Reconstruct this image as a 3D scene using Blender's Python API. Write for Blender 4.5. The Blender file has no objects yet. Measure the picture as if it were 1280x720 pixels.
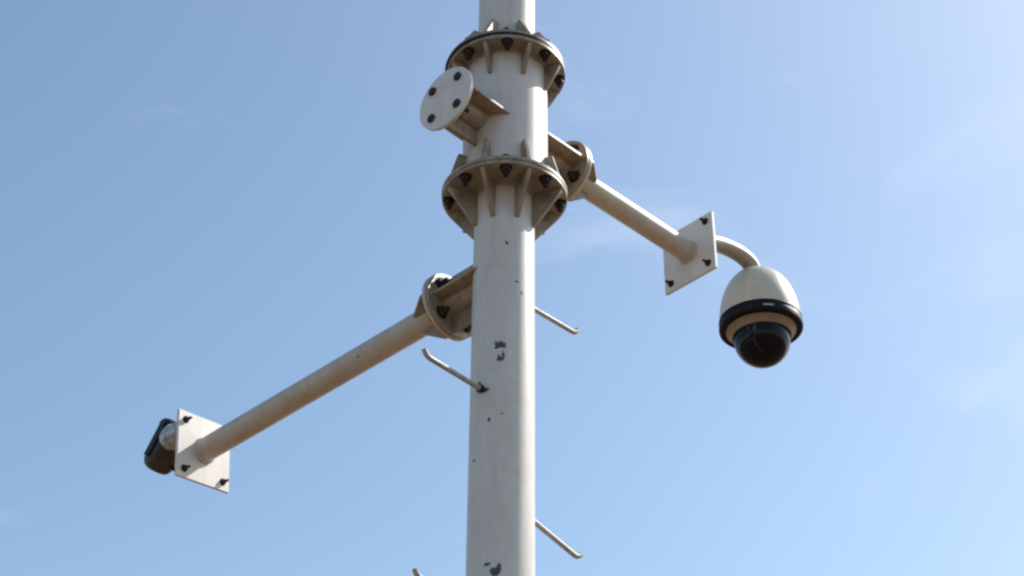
import bpy, bmesh, math, random
from mathutils import Vector, Matrix
random.seed(7)
PI = math.pi
R = math.radians
scn = bpy.context.scene
COL = scn.collection

# ------------------------------------------------------------------ camera
cd = bpy.data.cameras.new('camera')
cam = bpy.data.objects.new('camera', cd)
COL.objects.link(cam)
EYE = Vector((0.0, -3.2253, 1.60))
F = Vector((0.0053, 0.8327, 0.5538)).normalized()
Rt = Vector((0.9999, -0.0107, 0.0065))
U = Rt.cross(F).normalized()
Rt = F.cross(U).normalized()
M = Matrix((Rt, U, -F)).transposed().to_4x4()
M.translation = EYE
cam.matrix_world = M
cd.sensor_width = 36.0
cd.lens = 36.0 * 1979.0 / 1280.0
cd.clip_start = 0.05
cd.clip_end = 20000
scn.camera = cam

# ------------------------------------------------------------------ light
SUN_AZ = 29.0      # degrees from +x towards +y
SUN_EL = 46.0
scn.view_settings.view_transform = 'Standard'
scn.view_settings.look = 'None'
scn.view_settings.exposure = 0.38
scn.view_settings.gamma = 1.0
scn.cycles.pixel_filter_type = 'BLACKMAN_HARRIS'
scn.cycles.filter_width = 2.5

sd = bpy.data.lights.new('sun', 'SUN')
sd.energy = 5.0
sd.angle = R(0.53)
sd.color = (1.0, 0.955, 0.89)
sun = bpy.data.objects.new('sun', sd)
COL.objects.link(sun)
sv = Vector((math.cos(R(SUN_AZ)) * math.cos(R(SUN_EL)), math.sin(R(SUN_AZ)) * math.cos(R(SUN_EL)), math.sin(R(SUN_EL))))
sun.rotation_euler = sv.to_track_quat('Z', 'Y').to_euler()
sun.location = sv * 30

w = bpy.data.worlds.new('World')
scn.world = w
w.use_nodes = True
nt = w.node_tree
nt.nodes.clear()
out = nt.nodes.new('ShaderNodeOutputWorld')
bg = nt.nodes.new('ShaderNodeBackground')
sky = nt.nodes.new('ShaderNodeTexSky')
sky.sky_type = 'NISHITA'
sky.sun_disc = False
sky.sun_elevation = R(SUN_EL)
sky.sun_rotation = R(90 - SUN_AZ)
sky.altitude = 100
sky.air_density = 1.15
sky.dust_density = 1.3
sky.ozone_density = 2.6
bg.inputs['Strength'].default_value = 0.138
# thin high cirrus as a veil over the sky colour
tc = nt.nodes.new('ShaderNodeTexCoord')
mp = nt.nodes.new('ShaderNodeMapping')
mp.inputs['Scale'].default_value = (3.2, 2.0, 8.5)
mp.inputs['Rotation'].default_value = (R(20), R(-24), R(10))
mp.inputs['Location'].default_value = (0.6, 0.25, 0.1)
n1 = nt.nodes.new('ShaderNodeTexNoise')
n1.inputs['Scale'].default_value = 1.25
n1.inputs['Detail'].default_value = 7
n1.inputs['Roughness'].default_value = 0.56
n1.inputs['Distortion'].default_value = 0.5
rp = nt.nodes.new('ShaderNodeValToRGB')
rp.color_ramp.elements[0].position = 0.60
rp.color_ramp.elements[0].color = (0, 0, 0, 1)
rp.color_ramp.elements[1].position = 0.95
rp.color_ramp.elements[1].color = (0.42, 0.42, 0.42, 1)
mx = nt.nodes.new('ShaderNodeMixRGB')
mx.inputs['Color2'].default_value = (5.8, 6.0, 6.8, 1)
L = nt.links.new
L(tc.outputs['Generated'], mp.inputs['Vector'])
L(mp.outputs['Vector'], n1.inputs['Vector'])
# the cirrus bank lies towards the sun's side of the sky
sx = nt.nodes.new('ShaderNodeSeparateXYZ')
L(tc.outputs['Generated'], sx.inputs['Vector'])
ma = nt.nodes.new('ShaderNodeMath')
ma.operation = 'MULTIPLY_ADD'
ma.inputs[1].default_value = 0.22
L(sx.outputs['X'], ma.inputs[0])
L(n1.outputs['Fac'], ma.inputs[2])
L(ma.outputs[0], rp.inputs['Fac'])
L(rp.outputs['Color'], mx.inputs['Fac'])
tint = nt.nodes.new('ShaderNodeMixRGB')
tint.blend_type = 'MULTIPLY'
tint.inputs['Fac'].default_value = 1.0
tint.inputs['Color2'].default_value = (1.01, 1.02, 0.955, 1)
L(sky.outputs['Color'], tint.inputs['Color1'])
L(tint.outputs['Color'], mx.inputs['Color1'])
L(mx.outputs['Color'], bg.inputs['Color'])
L(bg.outputs['Background'], out.inputs['Surface'])


# ------------------------------------------------------------------ materials
def base_mat(name, rough=0.5, metal=0.0):
    m = bpy.data.materials.new(name)
    m.use_nodes = True
    n = m.node_tree
    b = n.nodes['Principled BSDF']
    b.inputs['Roughness'].default_value = rough
    b.inputs['Metallic'].default_value = metal
    return m, n, b


def noise(n, vec, scale, detail=4, rough=0.6, stretch=None):
    t = n.nodes.new('ShaderNodeTexNoise')
    t.inputs['Scale'].default_value = scale
    t.inputs['Detail'].default_value = detail
    t.inputs['Roughness'].default_value = rough
    if stretch:
        mpp = n.nodes.new('ShaderNodeMapping')
        mpp.inputs['Scale'].default_value = stretch
        n.links.new(vec, mpp.inputs['Vector'])
        vec = mpp.outputs['Vector']
    n.links.new(vec, t.inputs['Vector'])
    return t.outputs['Fac']


def ramp(n, fac, p0, p1, v0=0.0, v1=1.0):
    r = n.nodes.new('ShaderNodeMapRange')
    r.inputs['From Min'].default_value = p0
    r.inputs['From Max'].default_value = p1
    r.inputs['To Min'].default_value = v0
    r.inputs['To Max'].default_value = v1
    n.links.new(fac, r.inputs['Value'])
    return r.outputs['Result']


def mixc(n, fac, a, b):
    x = n.nodes.new('ShaderNodeMixRGB')
    if isinstance(fac, float):
        x.inputs['Fac'].default_value = fac
    else:
        n.links.new(fac, x.inputs['Fac'])
    for s, v in (('Color1', a), ('Color2', b)):
        if isinstance(v, tuple):
            x.inputs[s].default_value = (*v, 1)
        else:
            n.links.new(v, x.inputs[s])
    return x.outputs['Color']


def math_(n, op, a, b=None):
    x = n.nodes.new('ShaderNodeMath')
    x.operation = op
    for i, v in enumerate((a, b)):
        if v is None:
            continue
        if isinstance(v, (int, float)):
            x.inputs[i].default_value = v
        else:
            n.links.new(v, x.inputs[i])
    return x.outputs[0]


def paint(name, base, grime, amount=0.5, rust=0.0, chips=(), rough=0.42):
    """Oil paint on steel: run-down streaks, blotches, rust stains, chips down to dark primer."""
    m, n, b = base_mat(name, rough)
    v = n.nodes.new('ShaderNodeTexCoord').outputs['Object']
    st = ramp(n, noise(n, v, 9, 5, 0.6, (5, 5, 0.7)), 0.42, 0.78, 0, amount)
    bl = ramp(n, noise(n, v, 14, 6, 0.65), 0.45, 0.75, 0, amount)
    sp = ramp(n, noise(n, v, 95, 3, 0.6), 0.63, 0.73, 0, min(1, amount * 1.1))
    f = math_(n, 'MAXIMUM', math_(n, 'MAXIMUM', st, bl), sp)
    c = mixc(n, f, base, grime)
    if rust > 0:
        rf = ramp(n, noise(n, v, 22, 6, 0.7, (1, 1, 0.6)), 0.60 - 0.1 * rust, 0.72, 0, 0.85 * rust)
        c = mixc(n, rf, c, (0.13, 0.062, 0.028))
    h = noise(n, v, 160, 2, 0.5)
    if chips:
        nz = noise(n, v, 75, 4, 0.75)
        nz2 = noise(n, v, 190, 2, 0.6)
        tot = None
        for (px, py, pz, rr, sx, sz) in chips:
            sb = n.nodes.new('ShaderNodeVectorMath')
            sb.operation = 'SUBTRACT'
            n.links.new(v, sb.inputs[0])
            sb.inputs[1].default_value = (px, py, pz)
            ml = n.nodes.new('ShaderNodeVectorMath')
            ml.operation = 'MULTIPLY'
            n.links.new(sb.outputs[0], ml.inputs[0])
            ml.inputs[1].default_value = (sx, sx, sz)
            ln = n.nodes.new('ShaderNodeVectorMath')
            ln.operation = 'LENGTH'
            n.links.new(ml.outputs[0], ln.inputs[0])
            d = math_(n, 'ADD', math_(n, 'DIVIDE', ln.outputs['Value'], rr),
                      math_(n, 'ADD', math_(n, 'MULTIPLY', math_(n, 'SUBTRACT', nz, 0.5), 3.4),
                            math_(n, 'MULTIPLY', math_(n, 'SUBTRACT', nz2, 0.5), 1.6)))
            k = ramp(n, d, 1.05, 0.85)
            tot = k if tot is None else math_(n, 'MAXIMUM', tot, k)
        c = mixc(n, tot, c, (0.05, 0.06, 0.055))
        h = math_(n, 'SUBTRACT', h, math_(n, 'MULTIPLY', tot, 3.0))
    n.links.new(c, b.inputs['Base Color'])
    n.links.new(ramp(n, bl, 0, 1, rough, rough + 0.3), b.inputs['Roughness'])
    bp = n.nodes.new('ShaderNodeBump')
    bp.inputs['Strength'].default_value = 0.12
    bp.inputs['Distance'].default_value = 0.002
    n.links.new(h, bp.inputs['Height'])
    n.links.new(bp.outputs['Normal'], b.inputs['Normal'])
    return m


Z0 = 3.9392   # height of the lower pole joint above the ground, metres
CH = [(-0.008, -0.0757, Z0 - 0.402, 0.0105, 0.8, 1.25), (-0.013, -0.075, Z0 - 0.409, 0.0072, 0.8, 1.6), (0.0005, -0.0757, Z0 - 0.408, 0.0072, 0.8, 1.6),
      (-0.006, -0.0755, Z0 - 0.441, 0.0080, 1.0, 1.0), (0.0005, -0.0757, Z0 - 0.431, 0.0055, 1.5, 0.8),
      (-0.054, -0.0540, Z0 - 0.497, 0.0050, 1.0, 0.8), (-0.038, -0.0655, Z0 - 0.520, 0.0068, 0.8, 1.2),
      (-0.013, -0.0747, Z0 - 0.972, 0.0085, 1.0, 0.7), (-0.026, -0.0712, Z0 - 0.953, 0.0072, 0.8, 1.2),
      (-0.004, -0.0757, Z0 - 0.965, 0.0070, 1.0, 0.7), (-0.014, -0.0747, Z0 - 0.990, 0.0070, 0.8, 1.3),
      (0.0005, -0.0757, Z0 - 0.587, 0.0045, 0.45, 2.2), (-0.063, -0.042, Z0 - 0.690, 0.0045, 0.6, 2.0),
      (0.006, -0.0755, Z0 - 0.112, 0.0040, 1.0, 0.8), (0.043, -0.0625, Z0 - 0.250, 0.0045, 1.2, 0.8),
      (0.030, -0.0695, Z0 - 0.222, 0.0036, 0.5, 1.6), (-0.030, -0.0695, Z0 - 0.60, 0.0036, 1.0, 0.8)]
M_POLE = paint('pole_paint', (0.64, 0.62, 0.575), (0.42, 0.395, 0.34), 0.5, 0.0, CH)
M_FLANGE = paint('flange_paint', (0.36, 0.31, 0.245), (0.15, 0.105, 0.068), 0.85, 0.4)
M_DRUM = paint('drum_paint', (0.64, 0.615, 0.58), (0.44, 0.38, 0.31), 0.4, 0.0)
M_ARM = paint('arm_paint', (0.54, 0.49, 0.42), (0.34, 0.27, 0.20), 0.5, 0.15)
M_ARM_WORN = paint('worn_arm_paint', (0.54, 0.49, 0.42), (0.34, 0.27, 0.20), 0.5, 0.15,
                   [(0.505, 0.016, 0.0300, 0.0058, 0.6, 1.0), (0.520, 0.020, 0.0270, 0.0040, 0.8, 1.0), (0.30, 0.030, -0.016, 0.0032, 0.6, 1.2), (0.78, 0.033, 0.006, 0.0034, 0.6, 1.0)])
M_STUB = paint('bracket_paint', (0.37, 0.30, 0.225), (0.15, 0.10, 0.06), 0.85, 0.6)
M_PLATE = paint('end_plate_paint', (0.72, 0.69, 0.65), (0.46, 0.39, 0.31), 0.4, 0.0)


def simple(name, col, rough, metal=0.0, var=0.35, scale=40, coat=0.0):
    m, n, b = base_mat(name, rough, metal)
    v = n.nodes.new('ShaderNodeTexCoord').outputs['Object']
    f = ramp(n, noise(n, v, scale, 5, 0.65), 0.35, 0.7, 0, 1)
    c = mixc(n, f, tuple(x * (1 - var) for x in col), tuple(min(1, x * (1 + var)) for x in col))
    n.links.new(c, b.inputs['Base Color'])
    n.links.new(ramp(n, f, 0, 1, rough * 0.85, min(1, rough * 1.25)), b.inputs['Roughness'])
    b.inputs['Coat Weight'].default_value = coat
    return m


M_BOLT = simple('rusty_bolt', (0.030, 0.020, 0.015), 0.7, 0.2, 0.5, 120)
M_JOINT_RING = simple('black_joint_ring', (0.012, 0.011, 0.011), 0.8, 0, 0.3)
M_RUNG = simple('rung_paint', (0.36, 0.34, 0.30), 0.5, 0.0, 0.3, 60)
M_HOUSING = simple('dome_housing_plastic', (0.55, 0.515, 0.42), 0.36, 0, 0.06, 25, 0.15)
M_BLACK = simple('black_plastic', (0.005, 0.006, 0.010), 0.5, 0, 0.3, 30)
M_BLACK.node_tree.nodes['Principled BSDF'].inputs['Specular IOR Level'].default_value = 0.18
M_TAN = simple('tan_inner_ring', (0.27, 0.21, 0.145), 0.5, 0, 0.15, 30)
M_SILVER = simple('silver_badge', (0.45, 0.47, 0.50), 0.3, 0.6, 0.3, 200)
M_NECK = simple('neck_paint', (0.31, 0.26, 0.18), 0.42, 0, 0.12, 30)
M_DARK = simple('dark_housing_metal', (0.012, 0.011, 0.011), 0.6, 0.1, 0.5, 30)
M_BROWN_LIT = simple('brown_lit_housing_metal', (0.05, 0.034, 0.024), 0.5, 0.1, 0.5, 25)  # dark housing; the brown light on its underside is put into the colour
M_JOINT = simple('pale_joint_metal', (0.42, 0.43, 0.44), 0.28, 0.35, 0.25, 60)
M_INNER = simple('camera_module', (0.008, 0.008, 0.010), 0.25, 0, 0.2, 50)
M_CONCRETE = simple('concrete', (0.32, 0.30, 0.27), 0.9, 0, 0.2, 12)
mg, ng, bgs = base_mat('clear_dome_glass', 0.10)
bgs.inputs['Base Color'].default_value = (0.005, 0.005, 0.008, 1)
bgs.inputs['Transmission Weight'].default_value = 0.08
bgs.inputs['IOR'].default_value = 1.45
bgs.inputs['Specular IOR Level'].default_value = 0.22
M_GLASS = mg
ml_, nl_, bl_ = base_mat('lens_glass', 0.05)
bl_.inputs['Base Color'].default_value = (0.01, 0.012, 0.03, 1)
bl_.inputs['Coat Weight'].default_value = 1.0
M_LENS = ml_

mgr, ngr, bgr = base_mat('dry_earth', 0.95)
vg = ngr.nodes.new('ShaderNodeTexCoord').outputs['Object']
cg = mixc(ngr, ramp(ngr, noise(ngr, vg, 0.35, 6, 0.65), 0.35, 0.7), (0.105, 0.062, 0.032), (0.15, 0.092, 0.05))
cg = mixc(ngr, ramp(ngr, noise(ngr, vg, 9, 5, 0.7), 0.45, 0.75, 0, 0.5), cg, (0.08, 0.05, 0.028))
ngr.links.new(cg, bgr.inputs['Base Color'])
bpg = ngr.nodes.new('ShaderNodeBump')
bpg.inputs['Strength'].default_value = 0.5
ngr.links.new(noise(ngr, vg, 14, 6, 0.7), bpg.inputs['Height'])
ngr.links.new(bpg.outputs['Normal'], bgr.inputs['Normal'])
M_GROUND = mgr


# ------------------------------------------------------------------ mesh helpers
def finish(name, bm, m, parent=None, mats=None, angle=32):
    bmesh.ops.recalc_face_normals(bm, faces=bm.faces)
    for f in bm.faces:
        f.smooth = True
    me = bpy.data.meshes.new(name)
    bm.to_mesh(me)
    bm.free()
    me.set_sharp_from_angle(angle=R(angle))
    for x in (mats or [m]):
        me.materials.append(x)
    o = bpy.data.objects.new(name, me)
    COL.objects.link(o)
    if parent is not None:
        o.parent = parent
    return o


def share(src, name, parent, mat):
    """another object using the same mesh data"""
    o = bpy.data.objects.new(name, src.data)
    COL.objects.link(o)
    o.parent = parent
    o.matrix_local = mat
    return o


def lathe(bm, prof, seg=64, mat=None, close=True):
    """profile [(r,z)...] about z; r=0 ends collapse to a point"""
    rings = []
    for r, z in prof:
        if r < 1e-6:
            rings.append([bm.verts.new((0, 0, z))])
        else:
            rings.append([bm.verts.new((r * math.cos(2 * PI * i / seg), r * math.sin(2 * PI * i / seg), z)) for i in range(seg)])
    for a, b in zip(rings, rings[1:]):
        for i in range(seg):
            j = (i + 1) % seg
            q = [a[i % len(a)], a[j % len(a)], b[j % len(b)], b[i % len(b)]]
            u = []
            for x in q:
                if x not in u:
                    u.append(x)
            if len(u) >= 3:
                bm.faces.new(u)
    if mat is not None:
        vs = [v for r in rings for v in r]
        bmesh.ops.transform(bm, matrix=mat, verts=vs)
    return rings


def ring_prof(ri, ro, z0, z1, c=0.0012):
    return [(ri, z0), (ro - c, z0), (ro, z0 + c), (ro, z1 - c), (ro - c, z1), (ri, z1), (ri, z0)]


def disc_prof(ro, z0, z1, c=0.0012):
    return [(0, z0), (ro - c, z0), (ro, z0 + c), (ro, z1 - c), (ro - c, z1), (0, z1)]


def prism(bm, pts, h, mat=None, c=0.0008):
    """polygon in xz-plane, thickness h along y, tiny bevel"""
    a = [bm.verts.new((x, -h / 2, z)) for x, z in pts]
    b = [bm.verts.new((x, h / 2, z)) for x, z in pts]
    fs = [bm.faces.new(a), bm.faces.new(b[::-1])]
    k = len(pts)
    for i in range(k):
        fs.append(bm.faces.new((a[i], b[i], b[(i + 1) % k], a[(i + 1) % k])))
    es = list({e for f in fs for e in f.edges})
    if c:
        r = bmesh.ops.bevel(bm, geom=es, offset=c, segments=1, affect='EDGES')
    vs = list({v for f in bm.faces for v in f.verts})
    if mat is not None:
        bmesh.ops.transform(bm, matrix=mat, verts=vs)


def tube(bm, pts, r, seg=20, caps=True, radii=None):
    pts = [Vector(p) for p in pts]
    rings = []
    up = None
    for i, p in enumerate(pts):
        t = (pts[min(i + 1, len(pts) - 1)] - pts[max(i - 1, 0)]).normalized()
        if up is None:
            up = Vector((0, 0, 1)) if abs(t.z) < 0.9 else Vector((1, 0, 0))
        x = t.cross(up).normalized()
        y = x.cross(t).normalized()
        up = y
        rr = radii[i] if radii else r
        rings.append([bm.verts.new(p + x * rr * math.cos(2 * PI * k / seg) + y * rr * math.sin(2 * PI * k / seg)) for k in range(seg)])
    for a, b in zip(rings, rings[1:]):
        for k in range(seg):
            j = (k + 1) % seg
            bm.faces.new((a[k], a[j], b[j], b[k]))
    if caps:
        bm.faces.new(rings[0][::-1])
        bm.faces.new(rings[-1])


def box(bm, lo, hi, bev=0.0, seg=2, mat=None):
    g = bmesh.ops.create_cube(bm, size=1.0)
    vs = g['verts']
    lo, hi = Vector(lo), Vector(hi)
    for v in vs:
        v.co = Vector((lo[i] + (v.co[i] + 0.5) * (hi[i] - lo[i]) for i in range(3)))
    if bev:
        es = list({e for v in vs for e in v.link_edges})
        r = bmesh.ops.bevel(bm, geom=es, offset=bev, segments=seg, affect='EDGES')
        vs = list({v for v in bm.verts if v in set(r['verts']) or v in set(x for x in vs if x.is_valid)})
    if mat is not None:
        bmesh.ops.transform(bm, matrix=mat, verts=vs)
    return vs


def thing(name, loc, label, cat, group=None, rz=0.0):
    o = bpy.data.objects.new(name, None)
    COL.objects.link(o)
    o.empty_display_size = 0.1
    o.location = loc
    o.rotation_euler = (0, 0, rz)
    o['label'] = label
    o['category'] = cat
    if group:
        o['group'] = group
    return o


def Rz(a):
    return Matrix.Rotation(R(a), 4, 'Z')


def T(x, y, z):
    return Matrix.Translation((x, y, z))


# ------------------------------------------------------------------ ground
bm = bmesh.new()
bmesh.ops.create_grid(bm, x_segments=2, y_segments=2, size=6000)
gr = finish('ground', bm, M_GROUND)
gr['kind'] = 'structure'

# ------------------------------------------------------------------ the pole
RP, RU, RB = 0.0759, 0.0772, 0.1105       # lower shaft, upper shaft, drum radius
RF = 0.1590                               # flange radius
TF = 0.0105                               # flange thickness
ZL = 0.070                                # underside of the lower joint's lower flange (above Z0)
ZU = 0.484                                # underside of the upper joint's lower flange
pole = thing('camera_pole', (0, 0, 0), 'tall off-white painted steel camera pole with two bolted flange joints, climbing rungs and chipped paint', 'pole')


def cyl(name, r, z0, z1, m, parent, seg=96):
    b = bmesh.new()
    n = max(1, int((z1 - z0) / 0.5))
    lathe(b, [(0, z0)] + [(r, z0 + (z1 - z0) * i / n) for i in range(n + 1)] + [(0, z1)], seg)
    return finish(name, b, m, parent)


cyl('lower_shaft', RP, 0.05, Z0 + ZL, M_POLE, pole)
cyl('upper_shaft', RU, Z0 + ZU + 2 * TF + 0.003, Z0 + 4.6, M_POLE, pole)
drum = cyl('junction_drum', RB, Z0 + ZL + 2 * TF + 0.001, Z0 + ZU, M_DRUM, pole)

# weld beads where tubes meet flanges are part of the flange mesh


def flange(z0, z1, rin, name='flange', ro=RF, weld=0, dx=0.0, m=M_FLANGE):
    b = bmesh.new()
    lathe(b, ring_prof(rin - 0.004, ro, z0, z1), 96)
    if weld:
        zz = z0 if weld < 0 else z1
        lathe(b, [(rin + 0.0005, zz + weld * 0.007), (rin + 0.004, zz + weld * 0.0045), (rin + 0.007, zz)], 96)
    if dx:
        bmesh.ops.translate(b, verts=b.verts, vec=(dx, 0, 0))
    return finish(name, b, m, pole)


f_low = flange(Z0 + ZL, Z0 + ZL + TF, RP, weld=-1)
flange(Z0 + ZL + TF + 0.001, Z0 + ZL + 2 * TF + 0.001, RB, weld=1, ro=RF + 0.0015)
flange(Z0 + ZU, Z0 + ZU + TF, RB, weld=-1)
flange(Z0 + ZU + TF, Z0 + ZU + TF + 0.008, RU, name='joint_ring', ro=RF + 0.002, dx=-0.0035, m=M_JOINT_RING)  # thin black ring between the two flanges, shifted slightly sideways
flange(Z0 + ZU + TF + 0.008, Z0 + ZU + 2 * TF + 0.008, RU, weld=1, dx=-0.0015)

# gusset ribs: triangles between tube and flange, pointing down (-) or up (+)


def gusset_mesh(r0, r1, h, m, name, tip=0.007):
    b = bmesh.new()
    prism(b, [(r0 - 0.003, 0), (r1, 0), (r1, 0.010), (r0 + tip, h), (r0 - 0.003, h)], 0.0105)
    return finish(name, b, m, None)


def ribs(r0, r1, h, z, sign, phase=22.5, tw=1.0, m=M_FLANGE):
    first = None
    for k in range(8):
        a = phase + 45 * k + tw
        if first is None:
            first = gusset_mesh(r0, r1, h, m, 'gusset', 0.020 if sign > 0 else 0.008)
            first.parent = pole
            o = first
        else:
            o = share(first, 'gusset', pole, Matrix())
        o.matrix_local = T(0, 0, z) @ Rz(a) @ Matrix.Diagonal((1, 1, sign, 1))


ribs(RP, RF - 0.006, 0.099, Z0 + ZL, -1)
ribs(RB, RF - 0.008, 0.086, Z0 + ZL + 2 * TF + 0.001, 1)
ribs(RB, RF - 0.006, 0.076, Z0 + ZU, -1)
ribs(RU, RF - 0.008, 0.101, Z0 + ZU + 2 * TF + 0.008, 1)


def bolt_mesh(name, grip, under=0.024, over=0.012, hr=0.0105, tr=0.006, m=M_BOLT, nut=0.011):
    """hex bolt along z: head above 0..over, plate of thickness grip, nut and thread below"""
    b = bmesh.new()
    for z0, z1, r, s in ((grip, grip + over, hr, 6), (-nut, 0, hr, 6)):
        lathe(b, [(0, z0), (r * 0.93, z0), (r, z0 + 0.0015), (r, z1 - 0.0015), (r * 0.93, z1), (0, z1)], s)
    lathe(b, [(0, -0.0005), (hr * 1.28, -0.0005), (hr * 1.28, 0.0012), (0, 0.0012)], 20)
    prof = [(0, -under)]
    z = -under
    while z < -nut:
        prof += [(tr * 0.86, z), (tr, z + 0.0012)]
        z += 0.0024
    prof += [(tr, 0), (tr, grip + 0.002), (0, grip + 0.002)]
    lathe(b, prof, 12)
    return finish(name, b, m, None, angle=25)


def bolt_ring(z, grip, rb, tw=1.0, phase=0.0):
    first = None
    for k in range(8):
        mt = T(0, 0, z) @ Rz(phase + 45 * k + tw) @ T(rb, 0, 0) @ Rz(random.uniform(0, 60))
        if first is None:
            first = bolt_mesh('bolt', grip, under=0.027, hr=0.0128, tr=0.0072, nut=0.013)
            first.parent = pole
            first.matrix_local = mt
        else:
            share(first, 'bolt', pole, mt)


bolt_ring(Z0 + ZL - 0.0005, 2 * TF + 0.002, 0.1400)
bolt_ring(Z0 + ZU - 0.0005, 2 * TF + 0.009, 0.1420)

# climbing rungs: bent round bars screwed through the shaft
rung0 = None


def rung(az, z, length, droop=0.0):
    global rung0
    if rung0 is None:
        b = bmesh.new()
        pts = [(0, 0, 0), (length * 0.5, 0, 0), (length - 0.010, 0, 0), (length - 0.002, 0, 0.002), (length + 0.005, 0, 0.008), (length + 0.009, 0, 0.015)]
        tube(b, pts, 0.0062, 14)
        rung0 = finish('climbing_rung', b, M_RUNG, pole)
        b = bmesh.new()
        lathe(b, [(0, 0), (0.011, 0), (0.011, 0.007), (0, 0.007)], 6, Matrix.Rotation(PI / 2, 4, 'Y') @ T(0, 0, 0.0))
        nut = finish('nut', b, M_BOLT, rung0)
        nut.location = (0.004, 0, 0)
        rung0.matrix_local = T(0, 0, z) @ Rz(az) @ T(RP - 0.004, 0, 0)
        return
    o = share(rung0, 'climbing_rung', pole, T(0, 0, z) @ Rz(az) @ T(RP - 0.004, 0, 0) @ Matrix.Rotation(R(droop), 4, 'Y'))
    share(rung0.children[0], 'nut', o, T(0.004, 0, 0))


AZ_R, AZ_L, AZ_P = 46.0, 137.8, 227.2
k = 0
for zz in (-0.514, -1.040, -1.60, -2.15):
    rung(230, Z0 + zz, 0.192)
for zz, dr in ((-0.204, 0.0), (-0.772, 15.0), (-1.40, 0.0), (-1.98, 5.0)):
    rung(AZ_R, Z0 + zz, 0.158, dr)
for zz in (1.1, 1.7, 2.3):
    rung(230, Z0 + zz, 0.192)
    rung(AZ_R, Z0 + zz + 0.3, 0.158)

# foot of the pole
b = bmesh.new()
box(b, (-0.2, -0.2, 0.03), (0.2, 0.2, 0.05), 0.002, 1)
finish('base_plate', b, M_FLANGE, pole)
b = bmesh.new()
box(b, (-0.35, -0.35, -0.2), (0.35, 0.35, 0.03), 0.01, 2)
ft = finish('foundation_block', b, M_CONCRETE)
ft['label'] = 'square concrete foundation block under the camera pole'
ft['category'] = 'foundation'
b = bmesh.new()
lathe(b, [(0, Z0 + 4.6), (RU + 0.006, Z0 + 4.6), (RU + 0.006, Z0 + 4.61), (0, Z0 + 4.625)], 48)
finish('pole_cap', b, M_DRUM, pole)

# ------------------------------------------------------------------ bracket stubs on the pole and bolted support arms
RD = 0.0905          # radius of the round mounting flanges
TD = 0.010
LST = Vector((1, 0, 0))
Xax = Matrix.Rotation(PI / 2, 4, 'Y')      # z axis -> x axis


def bolt_x(name, parent, x, y, z, first, grip, flip=False, under=0.020, hr=0.0095, tr=0.0055, nut=0.011, over=0.012):
    mt = T(x, y, z) @ (Matrix.Rotation(-PI / 2, 4, 'Y') if flip else Xax) @ Rz(random.uniform(0, 60))
    if first is None:
        o = bolt_mesh(name, grip, under=under, hr=hr, tr=tr, nut=nut, over=over)
        o.parent = parent
        o.matrix_local = mt
        return o
    share(first, name, parent, mt)
    return first


def fin(parent, pts, th, mat, m, name='fin'):
    b = bmesh.new()
    prism(b, pts, th)
    o = finish(name, b, m, parent)
    o.matrix_local = mat
    return o


BC = 0.0625          # bolt circle of the round flanges


def bracket_stub(az, z, r0, r1, tilt, holes=False, m=M_STUB, ph=45):
    """short pipe with four fins and a round flange, welded to the pole; local x = outwards"""
    s = bmesh.new()
    tube(s, [(r0 - 0.02, 0, 0), (r1 - TD, 0, 0)], 0.040, 40)
    st = finish('bracket_stub', s, m, pole)
    st.matrix_local = T(0, 0, z) @ Rz(az) @ Matrix.Rotation(-R(tilt), 4, 'Y')
    b = bmesh.new()
    lathe(b, disc_prof(RD, r1 - TD, r1), 64, Xax)
    finish('mounting_flange', b, M_PLATE if holes else m, st)
    # upright fins above and below the pipe
    e = r1 - TD
    for sg in (1, -1):
        fin(st, [(r0 - 0.012, sg * 0.036), (e, sg * 0.036), (e, sg * (RD - 0.006)), (e - 0.008, sg * (RD - 0.004)), (r0 - 0.006, sg * (RD - 0.004))], 0.008, Matrix(), m)
    # level fins left and right, reaching back round the tube's side
    for sg in (1, -1):
        back = r0 * 0.30 if r0 > 0.1 else 0.0
        w_ = RD - 0.009 if r0 > 0.1 else 0.072
        fin(st, [(r0 - 0.004, 0.036), (e, 0.036), (e, w_), (e - 0.006, w_ + 0.002), (math.sqrt(max(r0 * r0 - w_ * w_, 0.0001)) - 0.002, w_ + 0.002)], 0.008,
            Matrix.Rotation(-sg * PI / 2, 4, 'X'), m)
    first = None
    if holes:
        # the bare flange: four bolts left in it
        for kk in range(4):
            a = R(45 + 90 * kk)
            first = bolt_x('bolt', st, r1 - TD - 0.0004, BC * math.cos(a), BC * math.sin(a), first, TD + 0.0008, under=0.030, hr=0.0132, over=0.005, nut=0.014)
    return st


stub_r = bracket_stub(AZ_R, Z0 + 0.2905, RB, 0.232, 1.2)
stub_l = bracket_stub(AZ_L, Z0 - 0.158, RP, 0.182, -4.7)
stub_p = bracket_stub(AZ_P, Z0 + 0.269, RB, 0.226, 0.0, holes=True)


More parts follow.
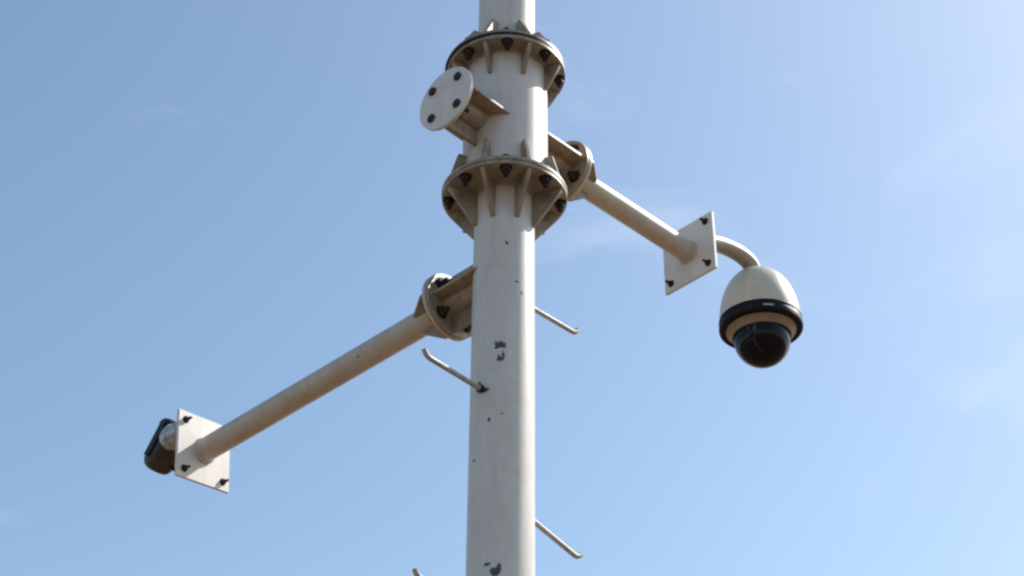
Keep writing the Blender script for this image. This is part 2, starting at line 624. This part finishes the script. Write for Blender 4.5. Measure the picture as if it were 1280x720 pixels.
def support_arm(az, z, r0, length, rad, tilt, yaw, half, label, rollp=0.0):
    """bolted arm: round flange, four tapered fins, pipe, square end plate; local x = outwards"""
    t = thing('support_arm', (0, 0, 0), label, 'bracket arm', 'camera support arms bolted to the pole')
    base = T(0, 0, z) @ Rz(az) @ Matrix.Rotation(-R(tilt), 4, 'Y')
    t.matrix_world = base @ T(r0 + 0.0015, 0, 0)
    Lp = length - r0 - 0.0015
    b = bmesh.new()
    lathe(b, disc_prof(RD, 0, TD), 64, Xax)
    finish('mounting_flange', b, M_ARM, t)
    b = bmesh.new()
    tube(b, [(TD, 0, 0), (Lp * 0.5, 0, 0), (Lp - 0.004, 0, 0)], rad, 48)
    finish('pipe', b, M_ARM_WORN if rollp else M_ARM, t)
    b = bmesh.new()
    lathe(b, [(rad + 0.0005, Lp - 0.013), (rad + 0.004, Lp - 0.010), (rad + 0.006, Lp - 0.0055)], 40, Xax)
    finish('weld_bead', b, M_ARM, t)
    first = None
    for kk in range(4):
        mt = Matrix.Rotation(kk * PI / 2, 4, 'X')
        pts = [(TD - 0.001, rad - 0.003), (TD - 0.001, RD - 0.004), (TD + 0.010, RD - 0.004), (TD + 0.078, rad + 0.006), (TD + 0.078, rad - 0.003)]
        if first is None:
            first = fin(t, pts, 0.008, mt, M_STUB, 'fin')
        else:
            share(first, 'fin', t, mt)
    # bolts through both round flanges
    fb = None
    for kk in range(4):
        a = R(45 + 90 * kk)
        fb = bolt_x('bolt', t, -TD - 0.002, BC * math.cos(a), BC * math.sin(a), fb, 2 * TD + 0.0025, under=0.024, hr=0.0145, tr=0.0075)
    # square end plate
    b = bmesh.new()
    box(b, (-0.005, -half, -half), (0.005, half, half), 0.0012, 1)
    ep = finish('end_plate', b, M_PLATE, t)
    pm = T(Lp, 0, 0) @ Matrix.Rotation(R(yaw), 4, 'Z') @ Matrix.Rotation(R(tilt), 4, 'Y') @ Matrix.Rotation(R(rollp), 4, 'X')
    ep.matrix_local = pm
    fb = None
    q = half - 0.026
    for (yy, zz) in ((q, q), (-q, q), (-q, -q), (q, -q)):
        fb = bolt_x('bolt', ep, -0.0052, yy, zz, fb, 0.0104, under=0.022, hr=0.0088, tr=0.0044, nut=0.0075, over=0.007)
    return t, base


arm_r, base_r = support_arm(AZ_R, Z0 + 0.2905, 0.232, 0.779, 0.0325, 1.2, -5.0, 0.0990,
                            'shorter cream steel arm on the right ending in the plate behind the white dome camera')
arm_l, base_l = support_arm(AZ_L, Z0 - 0.158, 0.182, 1.143, 0.0342, -4.7, 5.0, 0.0995,
                            'longer cream steel arm reaching left from the pole to a brightly lit square plate', rollp=-7.0)

# ------------------------------------------------------------------ dome camera on the right arm
# local frame: origin at the outer face centre of the end plate, x outwards, z up
ax = AZ_R
P0 = (base_r @ Vector((0.779 + 0.006, 0, 0)))
dome = thing('dome_camera', P0, 'white egg-shaped dome security camera with black rim and dark glass hanging from the right arm', 'security camera', rz=R(ax))
b = bmesh.new()
box(b, (0.0005, -0.05, -0.055), (0.009, 0.05, 0.075), 0.003, 2)
finish('wall_plate', b, M_NECK, dome)
DX, DZ = 0.333, -0.112      # dome axis distance from plate, height of the ring's lower rim
HR = 0.1140                 # housing radius
pts = []
path = [(0.006, 0.045), (0.04, 0.066), (0.09, 0.090), (0.15, 0.112), (0.21, 0.125), (0.262, 0.129), (0.302, 0.121), (0.321, 0.102), (0.3328, 0.085), (0.333, 0.078)]
for i in range(len(path) - 1):
    p0 = path[max(i - 1, 0)]; p1 = path[i]; p2 = path[i + 1]; p3 = path[min(i + 2, len(path) - 1)]
    for s in range(5):
        u = s / 5
        q = [0.5 * (2 * p1[d] + (p2[d] - p0[d]) * u + (2 * p0[d] - 5 * p1[d] + 4 * p2[d] - p3[d]) * u * u + (3 * p1[d] - p0[d] - 3 * p2[d] + p3[d]) * u ** 3) for d in (0, 1)]
        pts.append((q[0], 0, q[1]))
pts.append((path[-1][0], 0, path[-1][1]))
b = bmesh.new()
tube(b, pts, 0.0255, 28)
finish('neck', b, M_NECK, dome)


SC = Matrix.Scale(1.075, 4)


def dpart(name, prof, m, seg=72, angle=35):
    b = bmesh.new()
    lathe(b, prof, seg, T(DX, 0, DZ) @ SC)
    return finish(name, b, m, dome, angle=angle)


hp = [(0.0, 0.206), (0.022, 0.205), (0.0245, 0.200), (0.0255, 0.194)]
for i in range(1, 17):
    th = i / 16
    zz = 0.191 * (1 - th) + 0.028 * th
    f_ = math.sin(math.acos(min(1, (zz - 0.028) / 0.176)))
    hp.append((max(0.030, HR * f_ ** 0.92), zz))
hp += [(HR, 0.020), (HR - 0.004, 0.020), (0.0, 0.020)]
dpart('housing', hp, M_HOUSING)
dpart('seam_ring', [(HR - 0.002, 0.034), (HR + 0.0015, 0.034), (HR + 0.0025, 0.031), (HR + 0.0015, 0.0285), (HR - 0.002, 0.0285)], M_BLACK)
dpart('rim', [(0.098, 0.018), (0.098, 0.000), (0.112, -0.001), (0.1165, 0.003), (0.1175, 0.010), (0.1165, 0.022), (0.1145, 0.028), (0.104, 0.029), (0.098, 0.018)], M_BLACK)
dpart('inner_ring', [(0.0985, 0.006), (0.0985, -0.001), (0.091, -0.008), (0.0835, -0.019), (0.079, -0.019), (0.079, 0.006)], M_TAN)
dpart('dome_collar', [(0.0785, -0.010), (0.0785, -0.021), (0.0765, -0.024), (0.072, -0.022), (0.072, -0.010)], M_BLACK)
gp = [(0.0785, -0.002)]
rd = 0.0785
GZ = -0.031
for i in range(0, 19):
    a = PI / 2 * i / 18
    gp.append((rd * math.cos(a), GZ - rd * math.sin(a) * 1.0))
gi = [((x * 0.965), GZ + (z - GZ) * 0.965) for x, z in gp[::-1]]
gp[-1] = (0.0, gp[-1][1])
gi[0] = (0.0, gi[0][1])
prof_glass = gp + gi + [gp[0]]
bgl = bmesh.new()
lathe(bgl, gp, 64, T(DX, 0, DZ) @ SC)
r_in = lathe(bgl, gi, 64, T(DX, 0, DZ) @ SC)
finish('dome_cover', bgl, M_GLASS, dome)
# camera module inside the cover
b = bmesh.new()
lathe(b, [(0, 0.004), (0.071, 0.004), (0.071, -0.016), (0.062, -0.020), (0.0, -0.020)], 48, T(DX, 0, DZ) @ SC)
bmesh.ops.create_uvsphere(b, u_segments=32, v_segments=16, radius=0.062, matrix=T(DX, 0, DZ - 0.036))
mod = finish('camera_module', b, M_INNER, dome)
b = bmesh.new()
lm = T(DX, 0, DZ - 0.038) @ Matrix.Rotation(R(20), 4, 'Z') @ Matrix.Rotation(R(140), 4, 'Y')
lathe(b, [(0, 0.052), (0.024, 0.052), (0.026, 0.064), (0.020, 0.064), (0.0, 0.061)], 32, lm)
finish('lens', b, M_LENS, mod)
# small silver catch on the front of the rim
b = bmesh.new()
cm = T(DX, 0, DZ) @ SC @ Matrix.Rotation(R(-90 - ax + 2), 4, 'Z')
for i in range(7):
    a0 = R(-9 + 18 * i / 6)
sec = []
for i in range(9):
    a0 = R(-7 + 14 * i / 8)
    rr = 0.1190
    sec.append((b.verts.new((rr * math.cos(a0), rr * math.sin(a0), 0.0105)), b.verts.new((rr * math.cos(a0), rr * math.sin(a0), 0.0155)),
                b.verts.new(((rr - 0.003) * math.cos(a0), (rr - 0.003) * math.sin(a0), 0.0155)), b.verts.new(((rr - 0.003) * math.cos(a0), (rr - 0.003) * math.sin(a0), 0.0105))))
for s0, s1 in zip(sec, sec[1:]):
    for i in range(4):
        b.faces.new((s0[i], s1[i], s1[(i + 1) % 4], s0[(i + 1) % 4]))
b.faces.new(sec[0]); b.faces.new(sec[-1][::-1])
bmesh.ops.transform(b, matrix=cm, verts=b.verts)
finish('catch', b, M_SILVER, dome)

# ------------------------------------------------------------------ black camera behind the left end plate
P1 = base_l @ Vector((1.143 + 0.006, 0, 0))
bul = thing('bullet_camera', P1, 'black security camera with a pale swivel joint, half hidden behind the left end plate', 'security camera', rz=R(AZ_L))
# local x outwards from plate, y to the left of it, z up
b = bmesh.new()
lathe(b, disc_prof(0.040, 0.0005, 0.008), 40, Xax)
finish('wall_plate', b, M_JOINT, bul)
JW = Vector((0.078, 0.060, 0.050))
b = bmesh.new()
tube(b, [(0.006, 0.02, 0.01), (0.045, 0.036, 0.035), tuple(JW)], 0.016, 24)
finish('mount_arm', b, M_JOINT, bul)
b = bmesh.new()
lathe(b, [(0, 0.012), (0.028, 0.012), (0.034, 0.016), (0.0360, 0.022), (0.0360, 0.078), (0.031, 0.090), (0.024, 0.098), (0, 0.100)], 40, T(0, JW.y - 0.004, JW.z - 0.002) @ Xax)
lathe(b, [(0.0360, 0.058), (0.0385, 0.059), (0.0385, 0.064), (0.0360, 0.065)], 40, T(0, JW.y - 0.004, JW.z - 0.002) @ Xax)
finish('swivel_joint', b, M_JOINT, bul)
# housing: local x along its length, looking outwards and down
hm = T(0.130, 0.018, 0.080) @ Matrix.Rotation(R(0.0), 4, 'Z') @ Matrix.Rotation(R(54.0), 4, 'Y')


def hprof(w_, h_, r_, n=6):
    ps = []
    for cx, cz, a0 in ((w_ - r_, h_ - r_, 0), (-w_ + r_, h_ - r_, 90), (-w_ + r_, -h_ + r_, 180), (w_ - r_, -h_ + r_, 270)):
        for i in range(n + 1):
            a = R(a0 + 90 * i / n)
            ps.append((cx + r_ * math.cos(a), cz + r_ * math.sin(a)))
    return ps


def loft(bm, secs):
    rs = []
    for x, ps in secs:
        rs.append([bm.verts.new((x, y, z)) for y, z in ps])
    for a, c in zip(rs, rs[1:]):
        k = len(a)
        for i in range(k):
            bm.faces.new((a[i], a[(i + 1) % k], c[(i + 1) % k], c[i]))
    bm.faces.new(rs[0][::-1])
    bm.faces.new(rs[-1])


b = bmesh.new()
loft(b, [(-0.035, hprof(0.036, 0.034, 0.018)), (-0.030, hprof(0.042, 0.040, 0.02)), (0.0, hprof(0.043, 0.041, 0.02)), (0.070, hprof(0.044, 0.044, 0.036)), (0.086, hprof(0.041, 0.041, 0.036)), (0.096, hprof(0.035, 0.035, 0.032)), (0.101, hprof(0.026, 0.026, 0.024))])
o = finish('housing', b, M_BROWN_LIT, bul)
o.matrix_local = hm
b = bmesh.new()
loft(b, [(-0.050, hprof(0.030, 0.028, 0.016)), (-0.045, hprof(0.039, 0.037, 0.02)), (-0.032, hprof(0.0445, 0.0425, 0.021)), (-0.022, hprof(0.0445, 0.0425, 0.021))])
o = finish('rear_cap', b, M_BLACK, bul)
o.matrix_local = hm
# sun shield: a curved sheet over top and both sides, longer than the body
b = bmesh.new()
pro = []
for i in range(25):
    a = R(-12 + (180 + 24) * i / 24)
    pro.append((0.050 * math.cos(a), 0.050 * math.sin(a) + 0.001))
xs = [-0.040, -0.01, 0.03, 0.055, 0.072]
gi_, go_ = [], []
for x in xs:
    go_.append([b.verts.new((x, y, z)) for y, z in pro])
    gi_.append([b.verts.new((x, y * 0.95, z * 0.95)) for y, z in pro])
for g in (go_, gi_):
    for a, c in zip(g, g[1:]):
        for i in range(len(pro) - 1):
            b.faces.new((a[i], a[i + 1], c[i + 1], c[i]))
for a, c in ((go_[0], gi_[0]), (go_[-1], gi_[-1])):
    for i in range(len(pro) - 1):
        b.faces.new((a[i], a[i + 1], c[i + 1], c[i]))
for j in range(len(xs) - 1):
    for i in (0, len(pro) - 1):
        b.faces.new((go_[j][i], go_[j + 1][i], gi_[j + 1][i], gi_[j][i]))
o = finish('sun_shield', b, M_DARK, bul)
o.matrix_local = hm
b = bmesh.new()
lathe(b, [(0, 0.092), (0.020, 0.092), (0.020, 0.1025), (0.017, 0.1035), (0.0, 0.1030)], 36, Xax)
o = finish('lens', b, M_LENS, bul)
o.matrix_local = hm
b = bmesh.new()
lathe(b, [(0, -0.0535), (0.006, -0.0535), (0.008, -0.050), (0.008, -0.040), (0, -0.040)], 12)
o = finish('adjusting_screw', b, M_BLACK, bul)
o.matrix_local = hm @ T(0.07, -0.03, 0.0)
